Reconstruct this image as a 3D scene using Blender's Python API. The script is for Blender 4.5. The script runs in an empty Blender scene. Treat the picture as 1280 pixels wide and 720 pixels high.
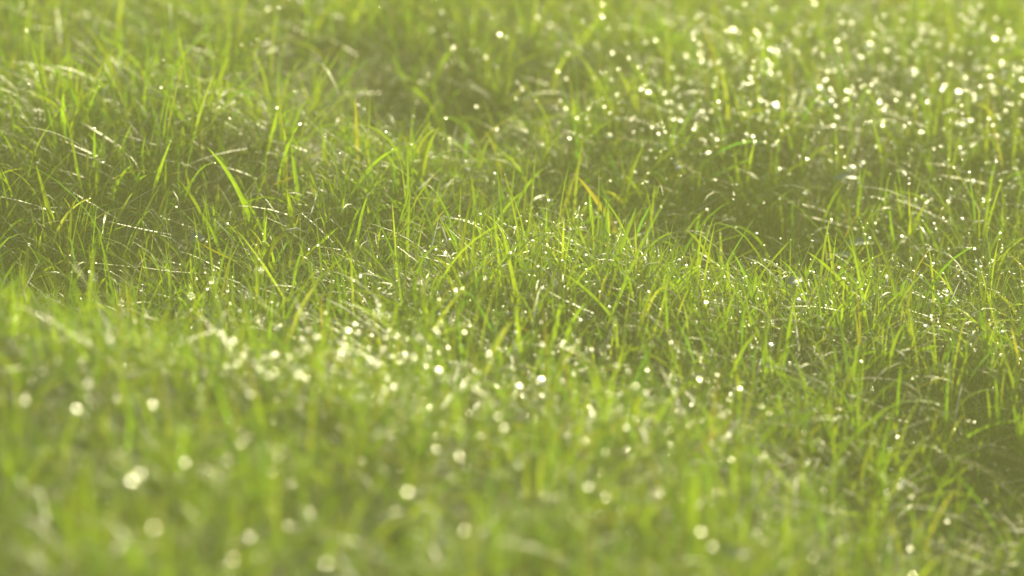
import bpy, math, random
import numpy as np
from mathutils import Vector, Matrix

random.seed(7)
rng = np.random.default_rng(7)
R = math.radians
scene = bpy.context.scene
C = scene.collection

# ------------------------------------------------------------------ camera
CAM_H, PITCH, FOCAL, SENSOR, FOCUS = 1.10, 18.0, 163.0, 36.0, 3.50
cam = bpy.data.cameras.new("camera")
cam_o = bpy.data.objects.new("camera", cam)
C.objects.link(cam_o)
cam_o.location = (0, 0, CAM_H)
cam_o.rotation_euler = (R(90 - PITCH), 0, 0)
cam.lens, cam.sensor_width = FOCAL, SENSOR
cam.clip_start, cam.clip_end = 0.05, 500
cam.dof.use_dof = True
cam.dof.focus_distance = FOCUS
cam.dof.aperture_fstop = 3.1
scene.camera = cam_o

# ------------------------------------------------------------------ light
SUN_EL, SUN_AZ = 24.0, 16.0          # low sun ahead of the camera, a little to the right
world = bpy.data.worlds.new("World")
scene.world = world
world.use_nodes = True
nt = world.node_tree
nt.nodes.clear()
sky = nt.nodes.new("ShaderNodeTexSky")
sky.sky_type = 'NISHITA'
sky.sun_disc = False
sky.sun_elevation = R(SUN_EL)
sky.sun_rotation = R(SUN_AZ)
sky.dust_density = 2.0
bg = nt.nodes.new("ShaderNodeBackground")
bg.inputs[1].default_value = 0.07
wo = nt.nodes.new("ShaderNodeOutputWorld")
nt.links.new(sky.outputs[0], bg.inputs[0])
nt.links.new(bg.outputs[0], wo.inputs[0])
sun = bpy.data.lights.new("sun", 'SUN')
sun.energy = 5.0
sun.angle = R(0.5)
sun.color = (1.0, 0.92, 0.54)
sun_o = bpy.data.objects.new("sun", sun)
C.objects.link(sun_o)
SUN_DIR = Vector((math.sin(R(SUN_AZ)) * math.cos(R(SUN_EL)), math.cos(R(SUN_AZ)) * math.cos(R(SUN_EL)), math.sin(R(SUN_EL))))
sun_o.rotation_euler = SUN_DIR.to_track_quat('Z', 'Y').to_euler()
sun_o.location = (1, 5, 4)

vs = scene.view_settings
vs.view_transform = 'Standard'
vs.look = 'None'
vs.exposure = 0.62
vs.gamma = 1
vs.use_curve_mapping = False
cy = scene.cycles
cy.use_denoising = True
cy.denoiser = 'OPENIMAGEDENOISE'
cy.use_adaptive_sampling = False
cy.max_bounces = 6
cy.diffuse_bounces = 3
cy.glossy_bounces = 2
cy.transmission_bounces = 4
cy.transparent_max_bounces = 6
cy.volume_bounces = 0
cy.sample_clamp_direct = 0
cy.sample_clamp_indirect = 4
cy.caustics_reflective = False
cy.caustics_refractive = False

# ------------------------------------------------------------------ terrain
def gauss(x, y, cx, cy_, sx, sy):
    return np.exp(-((x - cx) / sx) ** 2 - ((y - cy_) / sy) ** 2)

def sstep(a, b, v):
    t = np.clip((v - a) / (b - a), 0, 1)
    return t * t * (3 - 2 * t)

_ph = np.random.default_rng(3).uniform(0, 6.28, (14, 2))
_fr = np.random.default_rng(4).uniform(-1, 1, (14, 2))
_fr /= np.linalg.norm(_fr, axis=1)[:, None]
def bumps(x, y, wl, k0=0, n=6):
    s = 0
    for k in range(k0, k0 + n):
        s = s + np.sin((x * _fr[k, 0] + y * _fr[k, 1]) * 6.283 / (wl * (1 + .23 * (k - k0))) + _ph[k, 0])
    return s / n

def terrain(x, y):
    x = np.asarray(x, float); y = np.asarray(y, float)
    near = 1 - sstep(0, 8, np.hypot(x, y - 3.4) - 2)
    z = 0.010 * bumps(x, y, .33) + 0.006 * bumps(x, y, .13, 6)
    fore = 1 - sstep(2.85, 3.22, y + 0.25 * x)
    z = z + fore * (0.035 - 0.17 * np.clip(x, -.5, .5))          # bank in front, falling to the right
    z = z + (0.038 + .038 * (1 - sstep(-.25, .30, x))) * sstep(3.22 + .28 * sstep(-.2, .1, x), 3.60 + .06 * sstep(-.2, .1, x), y)     # bank behind, higher on the left
    z = z - 0.062 * sstep(.10, .34, x) * (1 - sstep(3.04, 3.28, y)) * sstep(2.0, 2.6, y)   # the right foreground falls away, steepened to shade itself
    z = z + 0.024 * gauss(x, y, .03, 3.30, .22, .10)             # the middle tuft ridge
    z = z - 0.036 * gauss(x, y, .215, 3.44, .075, .065) - .014 * sstep(.05, .15, x) * gauss(x, 0, x, 0, 1, 1) * gauss(0, y, 0, 3.28, 1, .15)             # hollow behind it
    z = z - 0.055 * gauss(x, y, -.07, 3.66, .10, .10)
    z = z + 0.018 * gauss(x, y, .30, 3.90, .25, .22)             # sparkling bank on the right
    return z * near + (1 - near) * 0.10 * bumps(x, y, 9.0)

F_PX = FOCAL / SENSOR * 1280
def ray(px, py):
    a, b = (px - 640) / F_PX, -(py - 360) / F_PX
    p = R(PITCH)
    return np.array([a, math.cos(p) + b * math.sin(p), -math.sin(p) + b * math.cos(p)])

def at(px, py, h=0.0):
    """point where the line of sight meets the terrain raised by h"""
    d = ray(px, py)
    t = np.linspace(2.0, 9.0, 4000)
    P = t[:, None] * d[None]
    z = CAM_H + P[:, 2]
    hit = np.argmax(z < terrain(P[:, 0], P[:, 1]) + h)
    return np.array([P[hit, 0], P[hit, 1], z[hit]])

def at_depth(px, py, y):
    d = ray(px, py)
    t = y / d[1]
    return np.array([d[0] * t, y, CAM_H + d[2] * t])

def to_px(P):
    p = R(PITCH)
    v = P - np.array([0, 0, CAM_H])
    f = v[:, 1] * math.cos(p) - v[:, 2] * math.sin(p)
    u = v[:, 1] * math.sin(p) + v[:, 2] * math.cos(p)
    return 640 + v[:, 0] / f * F_PX, 360 - u / f * F_PX

# ------------------------------------------------------------------ helpers
def make_mesh(name, V, Q, col=None, smooth=True):
    me = bpy.data.meshes.new(name)
    k = Q.shape[1]
    me.vertices.add(len(V)); me.vertices.foreach_set("co", np.asarray(V, np.float32).ravel())
    me.loops.add(len(Q) * k); me.loops.foreach_set("vertex_index", Q.astype(np.int32).ravel())
    me.polygons.add(len(Q)); me.polygons.foreach_set("loop_start", np.arange(0, len(Q) * k, k, dtype=np.int32))
    me.polygons.foreach_set("use_smooth", np.full(len(Q), smooth))
    me.update(calc_edges=True)
    if col is not None:
        at_ = me.color_attributes.new("tint", 'FLOAT_COLOR', 'POINT')
        at_.data.foreach_set("color", np.concatenate([col, np.ones((len(col), 1))], 1).astype(np.float32).ravel())
    return me

def link(name, me, mat, label=None, cat=None, group=None, kind=None, parent=None):
    if mat is not None:
        me.materials.clear(); me.materials.append(mat)
    o = bpy.data.objects.new(name, me)
    C.objects.link(o)
    if label: o["label"] = label
    if cat: o["category"] = cat
    if group: o["group"] = group
    if kind: o["kind"] = kind
    if parent is not None: o.parent = parent
    return o

def nodes(name):
    m = bpy.data.materials.new(name)
    m.use_nodes = True
    m.node_tree.nodes.clear()
    n = m.node_tree
    out = n.nodes.new("ShaderNodeOutputMaterial")
    return m, n, out

def blade_material(name, rough=0.34, gloss=0.10, trans=0.55):
    m, n, out = nodes(name)
    a = n.nodes.new("ShaderNodeAttribute"); a.attribute_name = "tint"
    noise = n.nodes.new("ShaderNodeTexNoise"); noise.inputs["Scale"].default_value = 260
    tc = n.nodes.new("ShaderNodeNewGeometry")
    n.links.new(tc.outputs["Position"], noise.inputs["Vector"])
    mr = n.nodes.new("ShaderNodeMapRange"); mr.inputs[3].default_value = .75; mr.inputs[4].default_value = 1.25
    n.links.new(noise.outputs["Fac"], mr.inputs[0])
    mul = n.nodes.new("ShaderNodeVectorMath"); mul.operation = 'SCALE'
    n.links.new(a.outputs["Color"], mul.inputs[0]); n.links.new(mr.outputs[0], mul.inputs["Scale"])
    d = n.nodes.new("ShaderNodeBsdfDiffuse"); t = n.nodes.new("ShaderNodeBsdfTranslucent")
    n.links.new(mul.outputs[0], d.inputs[0])
    yel = n.nodes.new("ShaderNodeVectorMath"); yel.operation = 'MULTIPLY'
    yel.inputs[1].default_value = (4.1, 4.05, .7)
    n.links.new(mul.outputs[0], yel.inputs[0]); n.links.new(yel.outputs[0], t.inputs[0])
    mx = n.nodes.new("ShaderNodeMixShader"); mx.inputs[0].default_value = trans
    n.links.new(d.outputs[0], mx.inputs[1]); n.links.new(t.outputs[0], mx.inputs[2])
    g = n.nodes.new("ShaderNodeBsdfGlossy"); g.inputs["Roughness"].default_value = rough
    g.inputs["Color"].default_value = (1, 1, 1, 1)
    fr = n.nodes.new("ShaderNodeFresnel"); fr.inputs[0].default_value = 1.38
    mm = n.nodes.new("ShaderNodeMath"); mm.operation = 'MULTIPLY'; mm.inputs[1].default_value = gloss * 10
    mm.use_clamp = True
    n.links.new(fr.outputs[0], mm.inputs[0])
    m2 = n.nodes.new("ShaderNodeMixShader")
    n.links.new(mm.outputs[0], m2.inputs[0])
    n.links.new(mx.outputs[0], m2.inputs[1]); n.links.new(g.outputs[0], m2.inputs[2])
    n.links.new(m2.outputs[0], out.inputs[0])
    return m

MAT_GRASS = blade_material("wet_grass", .46, .017)
MAT_UNDER = blade_material("undergrowth", .5, .012, .4)
MAT_THATCH = blade_material("thatch", .5, .03, .3)

def dew_material():
    m, n, out = nodes("dew_water")
    g = n.nodes.new("ShaderNodeBsdfGlossy"); g.inputs["Roughness"].default_value = .30
    g.inputs["Color"].default_value = (1, 1, .97, 1)  # white mirror gloss, brighter than water, to strengthen the sun glints
    t = n.nodes.new("ShaderNodeBsdfTransparent"); t.inputs[0].default_value = (.9, 1, .85, 1)
    mx = n.nodes.new("ShaderNodeMixShader"); mx.inputs[0].default_value = .8
    n.links.new(t.outputs[0], mx.inputs[1]); n.links.new(g.outputs[0], mx.inputs[2])
    n.links.new(mx.outputs[0], out.inputs[0])
    return m
MAT_DEW = dew_material()

# ------------------------------------------------------------------ ground
def soil_material():
    m, n, out = nodes("damp_soil")
    b = n.nodes.new("ShaderNodeBsdfPrincipled")
    geo = n.nodes.new("ShaderNodeNewGeometry")
    n1 = n.nodes.new("ShaderNodeTexNoise"); n1.inputs["Scale"].default_value = 9; n1.inputs["Detail"].default_value = 8
    n2 = n.nodes.new("ShaderNodeTexNoise"); n2.inputs["Scale"].default_value = 120; n2.inputs["Detail"].default_value = 6
    n.links.new(geo.outputs["Position"], n1.inputs["Vector"]); n.links.new(geo.outputs["Position"], n2.inputs["Vector"])
    r1 = n.nodes.new("ShaderNodeValToRGB")
    r1.color_ramp.elements[0].position = .35; r1.color_ramp.elements[0].color = (.045, .038, .017, 1)
    r1.color_ramp.elements[1].position = .65; r1.color_ramp.elements[1].color = (.050, .075, .014, 1)
    n.links.new(n1.outputs["Fac"], r1.inputs[0])
    mx = n.nodes.new("ShaderNodeMix"); mx.data_type = 'RGBA'; mx.blend_type = 'MULTIPLY'; mx.inputs[0].default_value = .8
    n.links.new(r1.outputs[0], mx.inputs[6]); n.links.new(n2.outputs["Fac"], mx.inputs[7])
    n.links.new(mx.outputs[2], b.inputs["Base Color"])
    b.inputs["Roughness"].default_value = .75
    bp = n.nodes.new("ShaderNodeBump"); bp.inputs["Strength"].default_value = .8; bp.inputs["Distance"].default_value = .01
    n.links.new(n2.outputs["Fac"], bp.inputs["Height"]); n.links.new(bp.outputs[0], b.inputs["Normal"])
    n.links.new(b.outputs[0], out.inputs[0])
    return m

def grid(xs, ys):
    X, Y = np.meshgrid(xs, ys)
    V = np.stack([X.ravel(), Y.ravel(), terrain(X.ravel(), Y.ravel())], 1)
    nx, ny = len(xs), len(ys)
    i = np.arange(nx - 1)[None] + np.arange(ny - 1)[:, None] * nx
    Q = np.stack([i, i + 1, i + 1 + nx, i + nx], -1).reshape(-1, 4)
    return V, Q
far = np.geomspace(1.3, 80, 36)
xs = np.concatenate([-far[::-1], np.linspace(-1.28, 1.28, 150), far])
ys = np.concatenate([3.6 - far[::-1] - .9, np.linspace(1.45, 6.1, 250), 3.6 + far + 1.25])
V, Q = grid(xs, ys)
link("ground", make_mesh("ground", V, Q), soil_material(), kind="structure")

# ------------------------------------------------------------------ grass
def blades(root, az, tilt, bend, L, w, twist, nseg=7, pw=1.5, fold=.22):
    n = len(root)
    t = np.linspace(0, 1, nseg + 1)
    a = tilt[:, None] + bend[:, None] * t[None] ** pw
    am = (a[:, 1:] + a[:, :-1]) / 2
    dl = (L / nseg)[:, None]
    h = np.concatenate([np.zeros((n, 1)), np.cumsum(np.sin(am) * dl, 1)], 1)
    v = np.concatenate([np.zeros((n, 1)), np.cumsum(np.cos(am) * dl, 1)], 1)
    d = np.stack([np.cos(az), np.sin(az), np.zeros(n)], 1)
    s = np.stack([-np.sin(az), np.cos(az), np.zeros(n)], 1)
    P = root[:, None] + h[..., None] * d[:, None] + v[..., None] * np.array([0, 0, 1.0])
    nrm = np.cos(a)[..., None] * -d[:, None] + np.sin(a)[..., None] * np.array([0, 0, 1.0])
    tw = twist[:, None] * (0.3 + t[None])
    S = np.cos(tw)[..., None] * s[:, None] + np.sin(tw)[..., None] * nrm
    N = np.cross(S, np.sin(a)[..., None] * d[:, None] + np.cos(a)[..., None] * np.array([0, 0, 1.0]))
    prof = np.minimum(1, .55 + 1.8 * t) * np.clip(1 - t ** 2.4, 0, 1) ** .75
    W = (w[:, None] * prof[None])[..., None] / 2
    V = np.stack([P - S * W, P - N * W * 2 * fold, P + S * W], 2)     # n, seg+1, 3, 3
    V = V.reshape(-1, 3)
    base = (np.arange(n) * (nseg + 1) * 3)[:, None, None]
    k = (np.arange(nseg) * 3)[None, :, None]
    j = np.arange(2)[None, None]
    i0 = base + k + j
    Q = np.stack([i0, i0 + 1, i0 + 4, i0 + 3], -1).reshape(-1, 4)
    return V, Q, P, S

def tints(n, pal, wts, var=.18, r=rng):
    pal = np.array(pal)
    c = pal[r.choice(len(pal), n, p=np.array(wts) / sum(wts))]
    return c * np.exp(r.normal(0, var, (n, 1))) * np.exp(r.normal(0, .06, (n, 3)))

GREENS = [(.072, .118, .009), (.092, .128, .009), (.055, .098, .012), (.105, .138, .012), (.12, .15, .045), (.045, .095, .030), (.115, .115, .045)]
GW = [4, 4, 3, 1.3, .4, 1.2, .35]

def cover(x, y):
    """how thickly the grass grows: clumps, with gaps over the hollows"""
    c = np.clip(.68 + .38 * bumps(x, y, .17, 2, 6) * 1.8, .3, 1)
    c = c - 1.2 * gauss(x, y, .215, 3.44, .065, .055) - 1.1 * gauss(x, y, -.07, 3.68, .07, .08)
    c = c - .4 * gauss(x, y, .30, 2.98, .10, .10)
    c = c + .35 * gauss(x, y, .04, 3.27, .25, .08) + .25 * (y > 3.9)
    return np.clip(c, .07, 1)

def meadow(ntuft, x0, x1, y0, y1, per, Lm, wm, nseg, r, colr=GREENS, cw=GW, thin=None):
    cx = r.uniform(x0, x1, ntuft); cy_ = r.uniform(y0, y1, ntuft)
    keep = r.random(ntuft) < cover(cx, cy_)
    if thin is not None: keep &= thin(cx, cy_, r)
    cx, cy_ = cx[keep], cy_[keep]
    m = len(cx)
    k = r.integers(per[0], per[1] + 1, m)
    idx = np.repeat(np.arange(m), k)
    n = len(idx)
    ts = np.exp(r.normal(0, .27, m))[idx]                        # tuft size
    tb = r.uniform(0, 6.283, m)[idx]                             # tuft lean
    az = np.where(r.random(n) < .35, tb + r.normal(0, .6, n), r.uniform(0, 6.283, n))
    rad = np.abs(r.normal(0, .008, n))
    x = cx[idx] + rad * np.cos(az); y = cy_[idx] + rad * np.sin(az)
    root = np.stack([x, y, terrain(x, y) - .003], 1)
    L = Lm * ts * np.exp(r.normal(0, .32, n)); L = np.clip(L, .3 * Lm, 2.1 * Lm)
    tilt = np.abs(r.normal(.28, .42, n))
    bend = np.clip(r.gamma(1.5, .52, n), 0, 2.4)
    w = wm * np.exp(r.normal(0, .38, n))
    lay = r.random(n) < .13                                      # fine blades arching over
    L = np.where(lay, L * 1.5, L); w = np.where(lay, w * .5, w)
    tilt = np.where(lay, tilt + .3, tilt); bend = np.where(lay, bend + .7, bend)
    tw = r.normal(0, .7, n)
    V, Q, P, S = blades(root, az, tilt, bend, L, w, tw, nseg)
    col = tints(n, colr, cw, r=r)
    return V, Q, P, np.repeat(col, (nseg + 1) * 3, 0), L

r1 = np.random.default_rng(21)
X0, X1, Y0, Y1 = -.95, .95, 2.35, 5.3
gV, gQ, gP, gC, gL = meadow(17500, X0, X1, Y0, Y1, (5, 12), .042, .00175, 7, r1)
link("grass", make_mesh("grass", gV, gQ, gC), MAT_GRASS, kind="stuff",
     label="short wet green lawn grass in tufts, lit from behind by low sun", cat="grass")

r2 = np.random.default_rng(22)
TH = [(.052, .092, .011), (.060, .085, .012), (.040, .080, .013), (.085, .090, .04)]
V, Q, tP, cc, tL = meadow(20000, X0, X1, Y0, Y1, (4, 8), .028, .0016, 4, r2, TH, [4, 2, 3, 1])
link("low_grass", make_mesh("low_grass", V, Q, cc), MAT_UNDER, kind="stuff",
     label="fine short undergrowth of thin dark grass between the taller tufts", cat="grass")

r3 = np.random.default_rng(23)
def outside(x, y, r):
    return ~((x > X0 + .02) & (x < X1 - .02) & (y > Y0 + .02) & (y < Y1 - .02)) & (r.random(len(x)) < np.clip(1.6 / (1 + np.hypot(x, y - 3.4)), .1, 1))
V, Q, _, cc, _ = meadow(17000, -5, 5, .6, 13, (5, 9), .066, .005, 4, r3, thin=outside)
link("meadow_grass", make_mesh("meadow_grass", V, Q, cc), MAT_GRASS, kind="stuff",
     label="green grass of the wider meadow running on around the dewy patch", cat="grass")

# dry fallen stems and bits in the sward
def litter(n, r):
    x = r.uniform(-.9, .9, n); y = r.uniform(2.4, 5.0, n)
    root = np.stack([x, y, terrain(x, y) + r.uniform(.002, .02, n)], 1)
    V, Q, P, S = blades(root, r.uniform(0, 6.283, n), r.uniform(1.0, 1.5, n), r.uniform(-.2, .4, n), r.uniform(.02, .07, n), r.uniform(.0008, .002, n), r.normal(0, .5, n), 4)
    c = np.repeat(tints(n, [(.18, .16, .08), (.10, .08, .04), (.24, .23, .15)], [3, 3, 1], r=r), 15, 0)
    return V, Q, c
V, Q, cc = litter(6000, np.random.default_rng(5))
link("dry_stems", make_mesh("dry_stems", V, Q, cc), MAT_THATCH, kind="stuff",
     label="brown and straw coloured dead grass bits lying on the damp soil", cat="dry grass")

# ------------------------------------------------------------------ single blades that stand out
def single_blade(tip, root, bow, wpx, col, label, name="grass_blade", group="grass blades that stand out from the lawn", beads=0, lift=0.0, dy=0.0):
    """tip and root are seen points; the blade stands on the ground at the root"""
    A = at(*root, .012)
    d_ = A[1]
    B = at_depth(tip[0], tip[1], d_ - .004 + dy)
    A2 = A.copy(); A2[2] = terrain(A[0], A[1]) - .004
    px = FOCUS / F_PX
    w = wpx * px
    mid = (A + B) / 2 + np.array([bow[0] * px, dy * .3, -bow[1] * px])
    ns = 12
    t = np.linspace(0, 1, ns + 1)[:, None]
    ctl = 2 * mid - (A + B) / 2
    P = (1 - t) ** 2 * A2 + 2 * t * (1 - t) * ctl + t ** 2 * B
    T = np.gradient(P, axis=0); T /= np.linalg.norm(T, axis=1)[:, None]
    ang = rng.normal(0, .5)
    side = np.cross(T, np.array([math.sin(ang), math.cos(ang), .15])); side /= np.linalg.norm(side, axis=1)[:, None]
    N = np.cross(side, T)
    tt = t[:, 0]
    W = (w * np.minimum(1, .6 + 1.6 * tt) * np.clip(1 - tt ** 2.6, .0, 1) ** .7)[:, None] / 2
    V = np.stack([P - side * W, P - N * W * .45, P + side * W], 1).reshape(-1, 3)
    k = (np.arange(ns) * 3)[:, None]; j = np.arange(2)[None]
    i0 = k + j
    Q = np.stack([i0, i0 + 1, i0 + 4, i0 + 3], -1).reshape(-1, 4)
    O = A2.copy()
    col = np.array(col) * np.exp(rng.normal(0, .08))
    o = link(name, make_mesh(name, V - O, Q, np.repeat(col[None], len(V), 0)), MAT_GRASS, label, name.replace("_", " "), group)
    o.location = O
    return P, N

G1, G2, G3, ST = (.082, .135, .009), (.072, .125, .009), (.095, .142, .010), (.115, .14, .06)
HB = [  # tip, root, bow (px), width px, colour, label, beads
 ((258,183),(322,282),(6,-4),6.5,G1,"long bright blade leaning left, crossing the grass on the upper left",0),
 ((201,110),(236,160),(4,-3),6,G1,"short leaning blade behind the upper left tufts, under a round dew drop",1),
 ((269,96),(252,140),(3,0),6,G3,"forked yellow-green blade in the upper left with drops beside its foot",0),
 ((374,156),(347,222),(-4,-3),5,G1,"blade tipped with one round dew drop on the upper left",1),
 ((364,180),(376,246),(-1,0),6,G2,"upright blade next to the drop-tipped blade of the upper left",0),
 ((346,136),(326,186),(5,-3),5,G3,"pale curved blade left of the drop-tipped blade",1),
 ((166,206),(136,246),(-4,-4),5,G1,"small blade arching right at the left edge of the sharp band",0),
 ((118,161),(118,212),(0,0),4.5,G2,"thin upright blade with a pale drop on its tip, far left",1),
 ((12,120),(24,176),(-2,0),5,G2,"blade at the left border standing above the dark grass",0),
 ((213,313),(211,418),(1,0),6.5,G1,"tall straight upright blade left of the crossing pair",0),
 ((287,297),(263,384),(-2,2),6.5,G1,"tall blade leaning right beside the straight upright blade",0),
 ((252,266),(282,322),(2,-2),5,G2,"blade leaning left above the leaning pair on the left",0),
 ((259,362),(226,410),(-3,-2),5,G3,"short right-leaning blade at the foot of the straight one",1),
 ((35,310),(24,372),(4,0),5,G1,"slender blade near the left border at mid height",0),
 ((116,247),(60,306),(-8,-10),3.5,(.14,.16,.07),"pale wet arching blade covered in glints on the left",5),
 ((167,240),(140,280),(-3,0),4,ST,"straw coloured seed tip above the left sward",2),
 ((294,238),(334,288),(4,-3),5,G3,"bright blade leaning left in the fan of stems",0),
 ((359,238),(371,282),(-1,0),6.5,G3,"short broad blade upright in the fan of stems",0),
 ((341,305),(318,344),(-2,-2),4.5,G2,"soft blade leaning right below the fan of stems",0),
 ((512,108),(556,152),(5,-4),8,G3,"broad blurred blade leaning left over the dark gap in the grass",0),
 ((566,62),(540,96),(-2,-3),7,G1,"blurred blade behind the broad leaning blade",1),
 ((511,207),(541,246),(3,-3),4.5,G2,"thin blade leaning left on the lip of the dark gap",0),
 ((502,184),(434,240),(-6,-8),5,G1,"blade curving up to the right from the left tufts",0),
 ((460,242),(441,316),(-2,0),5,G1,"wet blade edged with tiny drops left of the middle tuft",4),
 ((653,240),(606,300),(-5,-4),5,G1,"curved blade rising right over the middle tuft",0),
 ((699,252),(723,300),(4,-3),5.5,G3,"bright blade leaning left at the crest of the middle tuft",0),
 ((737,238),(748,312),(-2,0),5.5,G2,"upright blade in the centre of the middle tuft crest",0),
 ((600,268),(604,312),(0,0),5,G2,"short upright blade on the left of the middle tuft",1),
 ((615,315),(588,352),(-3,-2),5,G1,"blade leaning right within the middle tuft",0),
 ((835,243),(752,404),(-5,6),4,G1,"longest blade of all, slanting right and strung with dew beads",11),
 ((843,290),(790,338),(-8,-8),4.5,G1,"arching blade right of the longest slanting blade",2),
 ((645,380),(658,458),(-2,0),6,G3,"bright vertical blade in front of the middle tuft",0),
 ((700,377),(682,434),(3,0),7,G3,"broad blade in front of the middle tuft, standing steeply",0),
 ((733,377),(697,436),(-3,-2),6,G1,"broad blade leaning right beside the steep broad one",0),
 ((836,336),(804,426),(6,2),4,(.12,.15,.05),"curved pale stem with drops, right of the broad pair",4),
 ((556,340),(578,378),(2,-2),5,G2,"blade leaning left in the lower middle tuft",0),
 ((1008,314),(1090,384),(3,-3),6.5,G3,"broad bright blade leaning left on the right side of the hollow",0),
 ((921,283),(966,342),(12,-9),4.5,G1,"drooping blade with a bright drop on its hanging tip by the hollow",0),
 ((900,286),(903,352),(0,0),5,(.11,.14,.03),"upright beaded stem standing against the dark hollow",5),
 ((1033,284),(1046,386),(2,0),5,(.11,.14,.03),"tall beaded stem right of the dark hollow",8),
 ((884,262),(844,304),(-4,-2),4,G1,"thin blade slanting right at the left lip of the hollow",1),
 ((864,290),(873,334),(-1,0),5,G2,"small blade at the left lip of the hollow",0),
 ((945,341),(943,386),(0,0),5.5,G2,"short stout blade below the dark hollow",0),
 ((907,351),(964,434),(4,-2),4.5,G1,"long thin blade leaning left below the hollow",0),
 ((1112,262),(1124,318),(-2,0),5,G2,"blade among sparkling grass right of the pale leaves",2),
 ((1148,270),(1184,330),(4,-2),4.5,G2,"blade leaning left among sparkling grass near the right border",2),
 ((1072,428),(1064,486),(0,0),5,G2,"plain blade on the lower right slope",0),
 ((1276,526),(1180,552),(-8,-6),4.5,G2,"long low blade arching right across the shaded lower right corner",0),
 ((1196,612),(1150,690),(-4,-4),4,(.13,.13,.06),"pale slanting stem in the shaded lower right corner",0),
 ((548,634),(500,636),(-4,-20),8,(.36,.40,.33),"big pale wet blade bent into an arch in the blurred foreground",2),
 ((640,400),(596,470),(-3,0),9,(.12,.14,.07),"blurred brownish seed head in front of the middle tuft",3),
 ((398,352),(352,440),(-6,0),9,(.12,.14,.07),"blurred straw stem with drops left of centre",3),
]
hero_beads = []
for tip, root, bow, w, col, lab, nb in HB:
    P, N = single_blade(tip, root, bow, w, col, lab)
    if nb == 1:
        hero_beads.append((P[-1], .0014))
    elif nb > 1:
        for q in range(nb):
            f = (q + rng.uniform(.1, .9)) / nb
            k = 12 * (0.15 + .85 * f); i = min(int(k), 11)
            hero_beads.append((P[i] * (1 - k + i) + P[i + 1] * (k - i), rng.uniform(.0005, .0011)))

# ------------------------------------------------------------------ dew
def ico():
    p = (1 + 5 ** .5) / 2
    v = np.array([(-1, p, 0), (1, p, 0), (-1, -p, 0), (1, -p, 0), (0, -1, p), (0, 1, p), (0, -1, -p), (0, 1, -p), (p, 0, -1), (p, 0, 1), (-p, 0, -1), (-p, 0, 1)], float)
    v /= np.linalg.norm(v[0])
    f = [(0,11,5),(0,5,1),(0,1,7),(0,7,10),(0,10,11),(1,5,9),(5,11,4),(11,10,2),(10,7,6),(7,1,8),(3,9,4),(3,4,2),(3,2,6),(3,6,8),(3,8,9),(4,9,5),(2,4,11),(6,2,10),(8,6,7),(9,8,1)]
    return v, f
def subdiv(v, f):
    v = [tuple(a) for a in v]; cache = {}; nf = []
    def mid(a, b):
        k = (min(a, b), max(a, b))
        if k not in cache:
            m = (np.array(v[a]) + np.array(v[b])) / 2
            v.append(tuple(m / np.linalg.norm(m))); cache[k] = len(v) - 1
        return cache[k]
    for a, b, c in f:
        x, y, z = mid(a, b), mid(b, c), mid(c, a)
        nf += [(a, x, z), (b, y, x), (c, z, y), (x, y, z)]
    return np.array(v), nf
iv, if_ = subdiv(*ico())
iv2, if2 = subdiv(iv, if_)
iv, if_, if2 = np.array(iv), np.array(if_), np.array(if2)

VIEW = Vector((0, -math.cos(R(PITCH)), math.sin(R(PITCH))))
HALF = np.array((SUN_DIR + VIEW).normalized())  # drops are turned to this axis so that they glint

def frames(n, r, spread):
    """axes of the drops: flattened and turned to mirror the sun at the camera"""
    up = HALF[None] + r.normal(0, spread, (n, 3)); up /= np.linalg.norm(up, axis=1)[:, None]
    a = r.normal(0, 1, (n, 3)); s = np.cross(a, up); s /= np.linalg.norm(s, axis=1)[:, None]
    return s, np.cross(up, s), up

def drops_mesh(P, rad, flat, r, spread):
    n = len(P)
    s, u, up = frames(n, r, spread)
    el = r.uniform(.8, 1.5, n)
    V = P[:, None] + rad[:, None, None] * (iv[None, :, 0:1] * s[:, None] * el[:, None, None] + iv[None, :, 1:2] * u[:, None] + iv[None, :, 2:3] * up[:, None] * flat)
    Q = (if_[None] + (np.arange(n) * len(iv))[:, None, None]).reshape(-1, 3)
    return V.reshape(-1, 3), Q

r4 = np.random.default_rng(31)
nB = len(gP)
def wet(x, y):
    d = .13 + 2.8 * gauss(x, y, .28, 3.66, .20, .13) + 1.3 * gauss(x, y, .38, 3.50, .12, .28) + .8 * gauss(x, y, .42, 3.5, .12, .25) + 1.6 * gauss(x, y, -.06, 3.02, .19, .13)
    d = d + .5 * gauss(x, y, .30, 3.30, .2, .2) + .5 * gauss(x, y, .05, 3.3, .2, .1) + .1 * (y < 2.95)
    d = d + .35 * bumps(x, y, .11, 4, 6)
    return np.clip(d, .04, 3.2)
# drops: (blade, place along it)
NS = 48000
bi = r4.integers(0, nB, NS * 3)
tp = gP[bi, -1]
bi = bi[r4.random(len(bi)) < wet(tp[:, 0], tp[:, 1]) * .5]
f = 7 * np.where(r4.random(len(bi)) < .55, 1 - .12 * r4.random(len(bi)), r4.uniform(.35, 1, len(bi)))
i = np.minimum(f.astype(int), 6)
dP = gP[bi, i] * (1 - f + i)[:, None] + gP[bi, i + 1] * (f - i)[:, None]
dist = np.linalg.norm(dP - np.array([0, 0, CAM_H]), axis=1)
rad = .00055 * np.exp(r4.normal(0, .5, len(dP))) * .8 * (1 + 1.5 * gauss(dP[:, 0], dP[:, 1], .28, 3.70, .26, .22) + 1.0 * gauss(dP[:, 0], dP[:, 1], 0, 3.0, .25, .2))
V, Q = drops_mesh(dP, rad, .45, r4, .19)
link("dew", make_mesh("dew", V, Q), MAT_DEW, kind="stuff",
     label="fine dew of countless tiny water beads on the grass blades", cat="dew")

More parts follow.
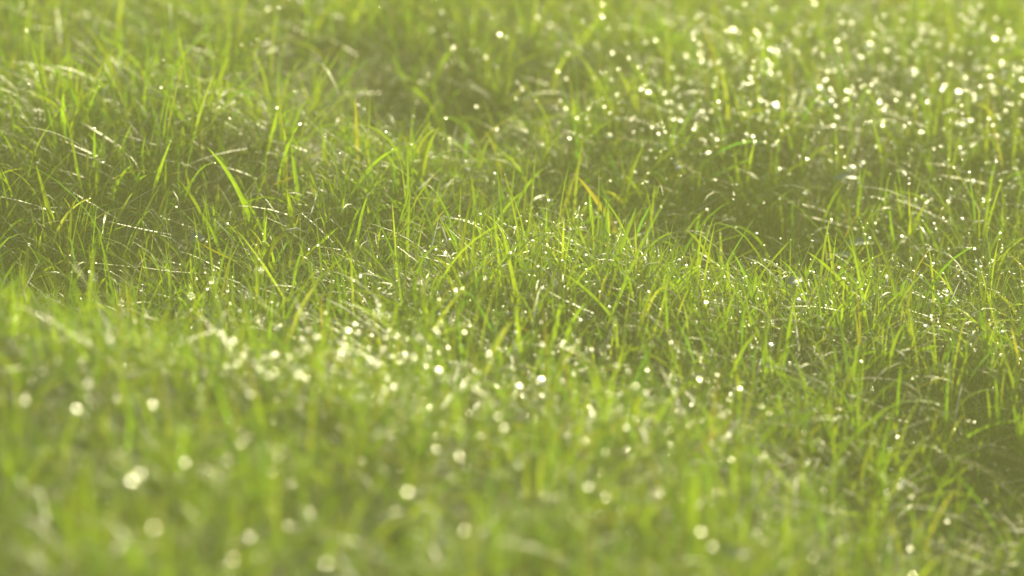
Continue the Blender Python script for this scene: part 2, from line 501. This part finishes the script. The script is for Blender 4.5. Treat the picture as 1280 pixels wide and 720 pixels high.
# large drops, one object each
drop_me = make_mesh("dew_drop", iv2, if2)
drop_me.materials.append(MAT_DEW)
def drop(P, rad, label, group, spread=.10, flat=.42):
    o = bpy.data.objects.new("dew_drop", drop_me)
    C.objects.link(o)
    s, u, up = frames(1, rng, spread)
    M = Matrix((s[0], u[0], up[0])).transposed().to_4x4()
    o.matrix_world = Matrix.Translation(Vector(P)) @ M @ Matrix.Diagonal((rad * rng.uniform(.95, 1.2), rad, rad * flat, 1))
    o["label"] = label; o["category"] = "dew drop"
    if group: o["group"] = group
    return o

HD = [  # seen point, radius mm, label
 (27,7,2.0,"large white dew drop nearest the upper left corner"),
 (34,38,1.7,"slanted glint of a wet seed tip just below the upper left corner drop"),
 (204,75,1.2,"bright drop on the tip of the short leaning blade, upper left"),
 (322,50,1.3,"white drop high in the blurred grass, right one of a close pair"),
 (302,56,1.1,"white drop high in the blurred grass, left one of a close pair"),
 (233,108,1.2,"drop between the forked blade and the short leaning blade, upper left"),
 (287,148,1.3,"drop low on the forked yellow-green blade"),
 (376,155,1.2,"round drop on the tip of the drop-tipped blade"),
 (425,192,1.1,"drop left of the dark gap, beside the curving blade"),
 (557,148,1.5,"drop on the lip of the dark gap at the foot of the broad leaning blade"),
 (618,217,1.4,"lone white drop over the dark grass above the middle tuft"),
 (514,181,1.0,"small drop on an arching stem above the dark gap"),
 (708,99,2.2,"tall bright double drop in the upper middle"),
 (697,90,1.5,"round drop just left of the tall double drop"),
 (645,124,1.4,"round drop left of the sparkling bank, upper middle"),
 (596,134,1.7,"drop in the upper middle between the broad blade and the bank"),
 (567,59,1.6,"blurred drop on the tip of the blade behind the broad leaning one"),
 (552,16,1.8,"soft blurred drop near the top border left of centre"),
 (753,6,2.1,"soft blurred drop touching the top border right of centre"),
 (672,22,1.9,"soft blurred drop near the top border in the middle"),
 (625,44,2.6,"pale blurred cluster glint in the upper middle grass"),
 (871,22,2.1,"white drop on an upright blurred blade, upper right"),
 (945,40,2.3,"big white drop of the upper right, upper one of two touching"),
 (948,50,1.9,"cream drop just under the big white one, upper right"),
 (1018,5,2.7,"largest white drop, cut by the top border on the right"),
 (1105,20,2.0,"soft cream drop near the top border on the right"),
 (1048,62,2.0,"soft cream drop below the largest top border drop"),
 (1208,36,2.0,"soft cream drop near the upper right corner"),
 (1019,61,1.8,"soft cream drop left of its like, upper right"),
 (1252,78,2.1,"white drop at the right border above the sparkling bank"),
 (1188,80,2.0,"white drop second from the right border above the sparkling bank"),
 (823,168,2.6,"very bright drop in the thick of the sparkling bank"),
 (815,160,1.9,"drop touching the very bright drop on the bank"),
 (792,165,1.6,"drop left of the very bright one on the bank"),
 (1105,138,1.9,"bright drop in the middle of the right bank"),
 (755,134,1.7,"white drop at the left end of the sparkling bank"),
 (920,284,1.4,"bright drop on the hanging tip by the hollow"),
 (1017,340,1.6,"bright cluster drop on the right lip of the hollow"),
 (858,332,1.4,"drop at the left lip of the dark hollow"),
 (397,307,1.9,"brightest sharp glint left of the middle tuft"),
 (256,341,1.1,"sharp drop right of the tall straight blade"),
 (245,296,1.3,"bluish glint on low wet grass between the leaning blades"),
 (120,329,1.2,"sharp drop under the pale arching blade"),
 (111,340,1.4,"wet glint just under the sharp drop on the left"),
 (347,381,1.3,"white glint on the edge of the sharp band, left of centre"),
 (811,365,1.6,"tall white glint right of the longest slanting blade"),
 (839,429,1.6,"white drop low in front of the curved pale stem"),
 (715,301,1.2,"white drop on the crest of the middle tuft"),
 (574,270,1.1,"white drop behind the left end of the middle tuft"),
 (291,427,2.9,"large round blurred drop in the left foreground"),
 (296,455,2.6,"blurred drop under the large round one, left foreground"),
 (319,455,2.6,"blurred drop right of its like under the large round one"),
 (336,470,2.1,"blurred drop at the right end of the left foreground cluster"),
 (313,494,1.9,"blurred drop below the left foreground cluster"),
 (95,513,3.2,"brightest blurred drop of the lower left"),
 (190,506,2.9,"bright blurred drop, right-hand neighbour of the brightest one"),
 (145,499,2.3,"blurred drop between the two brightest of the lower left"),
 (31,502,2.1,"blurred drop nearest the left border, lower half"),
 (175,594,3.0,"cream blurred drop in the bottom left quarter"),
 (164,603,2.8,"cream blurred drop touching its like, bottom left quarter"),
 (230,579,2.7,"pale blurred drop right of the cream pair"),
 (300,555,2.7,"tall blurred drop by the dark spot in the foreground"),
 (347,573,2.5,"pale blurred drop right of the dark spot in the foreground"),
 (575,572,2.4,"blurred drop above right of the bent arch blade"),
 (508,616,3.2,"white drop on the bent arch blade in the foreground"),
 (580,664,2.6,"cream drop below right of the bent arch blade"),
 (407,706,2.6,"cream drop on the bottom border"),
 (290,700,2.6,"faint cream drop near the bottom border, left"),
 (758,622,2.2,"bright drop in the lower middle, right of the arch"),
 (735,609,1.9,"soft drop left of the bright lower middle one"),
 (876,666,2.5,"bright slanted drop in the bottom right quarter"),
 (891,685,2.3,"soft drop below the bright slanted one, bottom right quarter"),
 (1017,698,2.4,"double drop near the bottom border on the right"),
 (1184,652,1.5,"faint drop in the shaded lower right corner"),
 (1140,622,1.2,"small drop on the lower right slope"),
 (909,516,1.9,"white drop right of centre in the lower half"),
 (622,521,2.4,"bright drop of the foreground glitter, upper one of a pair"),
 (630,536,2.4,"bright drop of the foreground glitter, lower one of a pair"),
 (770,496,1.7,"white drop right of the foreground glitter"),
 (478,437,2.3,"blurred drop left of the foreground glitter"),
 (580,416,2.1,"blurred drop in front of the middle tuft, left"),
 (676,403,1.7,"blurred drop in front of the middle tuft, right"),
 (611,443,2.0,"blurred drop among the seed head stems"),
 (517,448,2.4,"blurred drop at the upper edge of the foreground glitter"),
]
BLUR_DROPS = "large dew drops in the grass"
for px, py, rr, lab in HD:
    P = at(px, py, .052)
    defoc = abs(np.linalg.norm(P - [0, 0, CAM_H]) - FOCUS)
    drop(P, rr * .00066 * rng.uniform(.8, 1.2), lab, BLUR_DROPS, .09)
    if defoc > .1:                                               # a blade that carries the drop
        pass
hp = np.array([b[0] for b in hero_beads]); hr = np.array([b[1] for b in hero_beads])
zones = {}
n_single = 300 - len(HD)
# further single drops on the blade tips
px_, py_ = None, None
bi = r4.permutation(nB)[:60000]
tp = gP[bi, -1]
u, v = to_px(tp)
ok = (u > 8) & (u < 1272) & (v > 8) & (v < 712) & (r4.random(len(bi)) < wet(tp[:, 0], tp[:, 1]) ** 1.5 * .5) & (gL[bi] > .05)
tp = tp[ok]; u = u[ok]; v = v[ok]
k = 0
for q in range(len(tp)):
    if k >= n_single: break
    P = tp[q]
    df = abs(np.linalg.norm(P - [0, 0, CAM_H]) - FOCUS)
    rad_ = (.0008 + .0009 * min(df / .6, 1)) * math.exp(r4.normal(0, .32))
    if P[1] > 3.7 and P[0] > .05: lab, g = "round dew drop on a blade tip of the glittering far right bank", "dew drops on the right bank"
    elif P[1] > 3.7: lab, g = "dew drop on a blade tip of the far left grass", "dew drops in the far left grass"
    elif P[1] > 3.2: lab, g = "dew drop on a blade tip of the sharply seen middle band", "dew drops in the middle band"
    elif P[0] < .12: lab, g = "soft round dew drop in the blurred left and middle foreground", "dew drops in the blurred foreground"
    else: lab, g = "dew drop on the near grass of the lower right slope", "dew drops on the lower right slope"
    drop(P, rad_, lab, g, .24)
    k += 1
V, Q = drops_mesh(hp, hr * 1.0, .5, r4, .15)
link("dew_beads", make_mesh("dew_beads", V, Q), MAT_DEW, kind="stuff",
     label="rows of little dew beads strung along the tallest single blades", cat="dew")

# ------------------------------------------------------------------ pale leaves by the hollow, sky reflection put into their colour
def leaf(px, py, ln, wd, yaw, tilt, label):
    A = at(px, py, .035)
    nx, ny = 12, 6
    V = []
    for i in range(nx + 1):
        t = i / nx
        hw = wd / 2 * math.sin(math.pi * t ** .8) ** .7 * (1 + .06 * math.sin(23 * t))
        for j in range(ny + 1):
            s_ = j / ny * 2 - 1
            V.append(((t - .5) * ln, s_ * hw, -.25 * ln * (t - .5) ** 2 * 2 + .18 * abs(s_) * hw))
    V = np.array(V)
    i = np.arange(nx)[:, None] * (ny + 1) + np.arange(ny)[None]
    Q = np.stack([i, i + 1, i + ny + 2, i + ny + 1], -1).reshape(-1, 4)
    o = link("sky_glint_leaf", make_mesh("sky_glint_leaf", V, Q), MAT_LEAF, label, "leaf", "pale leaves coloured as sky glints by the hollow")
    o.location = A; o.rotation_euler = (R(tilt), 0, R(yaw))

def leaf_material():
    m, n, out = nodes("pale_sky_sheen")
    b = n.nodes.new("ShaderNodeBsdfPrincipled")
    nz = n.nodes.new("ShaderNodeTexNoise"); nz.inputs["Scale"].default_value = 180
    cr = n.nodes.new("ShaderNodeValToRGB")
    cr.color_ramp.elements[0].color = (.14, .19, .15, 1); cr.color_ramp.elements[1].color = (.28, .33, .32, 1)  # pale blue-grey stands in for sky reflected off wet patches
    n.links.new(nz.outputs["Fac"], cr.inputs[0]); n.links.new(cr.outputs[0], b.inputs["Base Color"])
    b.inputs["Roughness"].default_value = .45
    n.links.new(b.outputs[0], out.inputs[0])
    return m
MAT_LEAF = leaf_material()
for o in C.objects:
    if o.name.startswith('grass_blade') and 'bent into an arch' in o['label']:
        o.data.materials[0] = MAT_LEAF
leaf(1076, 302, 0.024, .009, 10, 22, "largest leaf coloured as a blue-grey sky glint, right of the dark hollow")
leaf(1056, 318, .018, .007, -30, 20, "narrow leaf coloured as a pale sky glint just below the largest one")
leaf(994, 350, .016, .008, 40, 25, "small leaf coloured as a pale sky glint at the lower edge of the dark hollow")
leaf(1058, 220, .022, .008, 5, 20, "blurred leaf coloured as a grey-blue sky glint behind the dark hollow")
leaf(247, 297, .012, .009, 20, 40, "tiny leaf coloured as a pale blue glint among the sharp blades on the left")
leaf(920, 690, .020, .012, 20, 30, "soft leaf coloured as a pale sky glint in the grass at the bottom right")

# ------------------------------------------------------------------ haze added mostly for the lens glare veil, partly morning mist
def haze():
    m, n, out = nodes("veil_haze")
    v = n.nodes.new("ShaderNodeVolumePrincipled")
    v.inputs["Color"].default_value = (.89, 1, .42, 1)  # yellow-green tint lifts the shadows towards olive
    v.inputs["Density"].default_value = .040
    v.inputs["Anisotropy"].default_value = .5
    n.links.new(v.outputs[0], out.inputs["Volume"])
    x, y0, y1, z0, z1 = 85, -80, 88, -1.3, 1.5
    V = np.array([(-x, y0, z0), (x, y0, z0), (x, y1, z0), (-x, y1, z0), (-x, y0, z1), (x, y0, z1), (x, y1, z1), (-x, y1, z1)])
    Q = np.array([(3, 2, 1, 0), (4, 5, 6, 7), (0, 1, 5, 4), (1, 2, 6, 5), (2, 3, 7, 6), (3, 0, 4, 7)])
    link("haze", make_mesh("haze", V, Q, smooth=False), m, kind="stuff", label="thin haze added for the lens glare veil, with morning mist, over the wet grass", cat="haze")
haze()
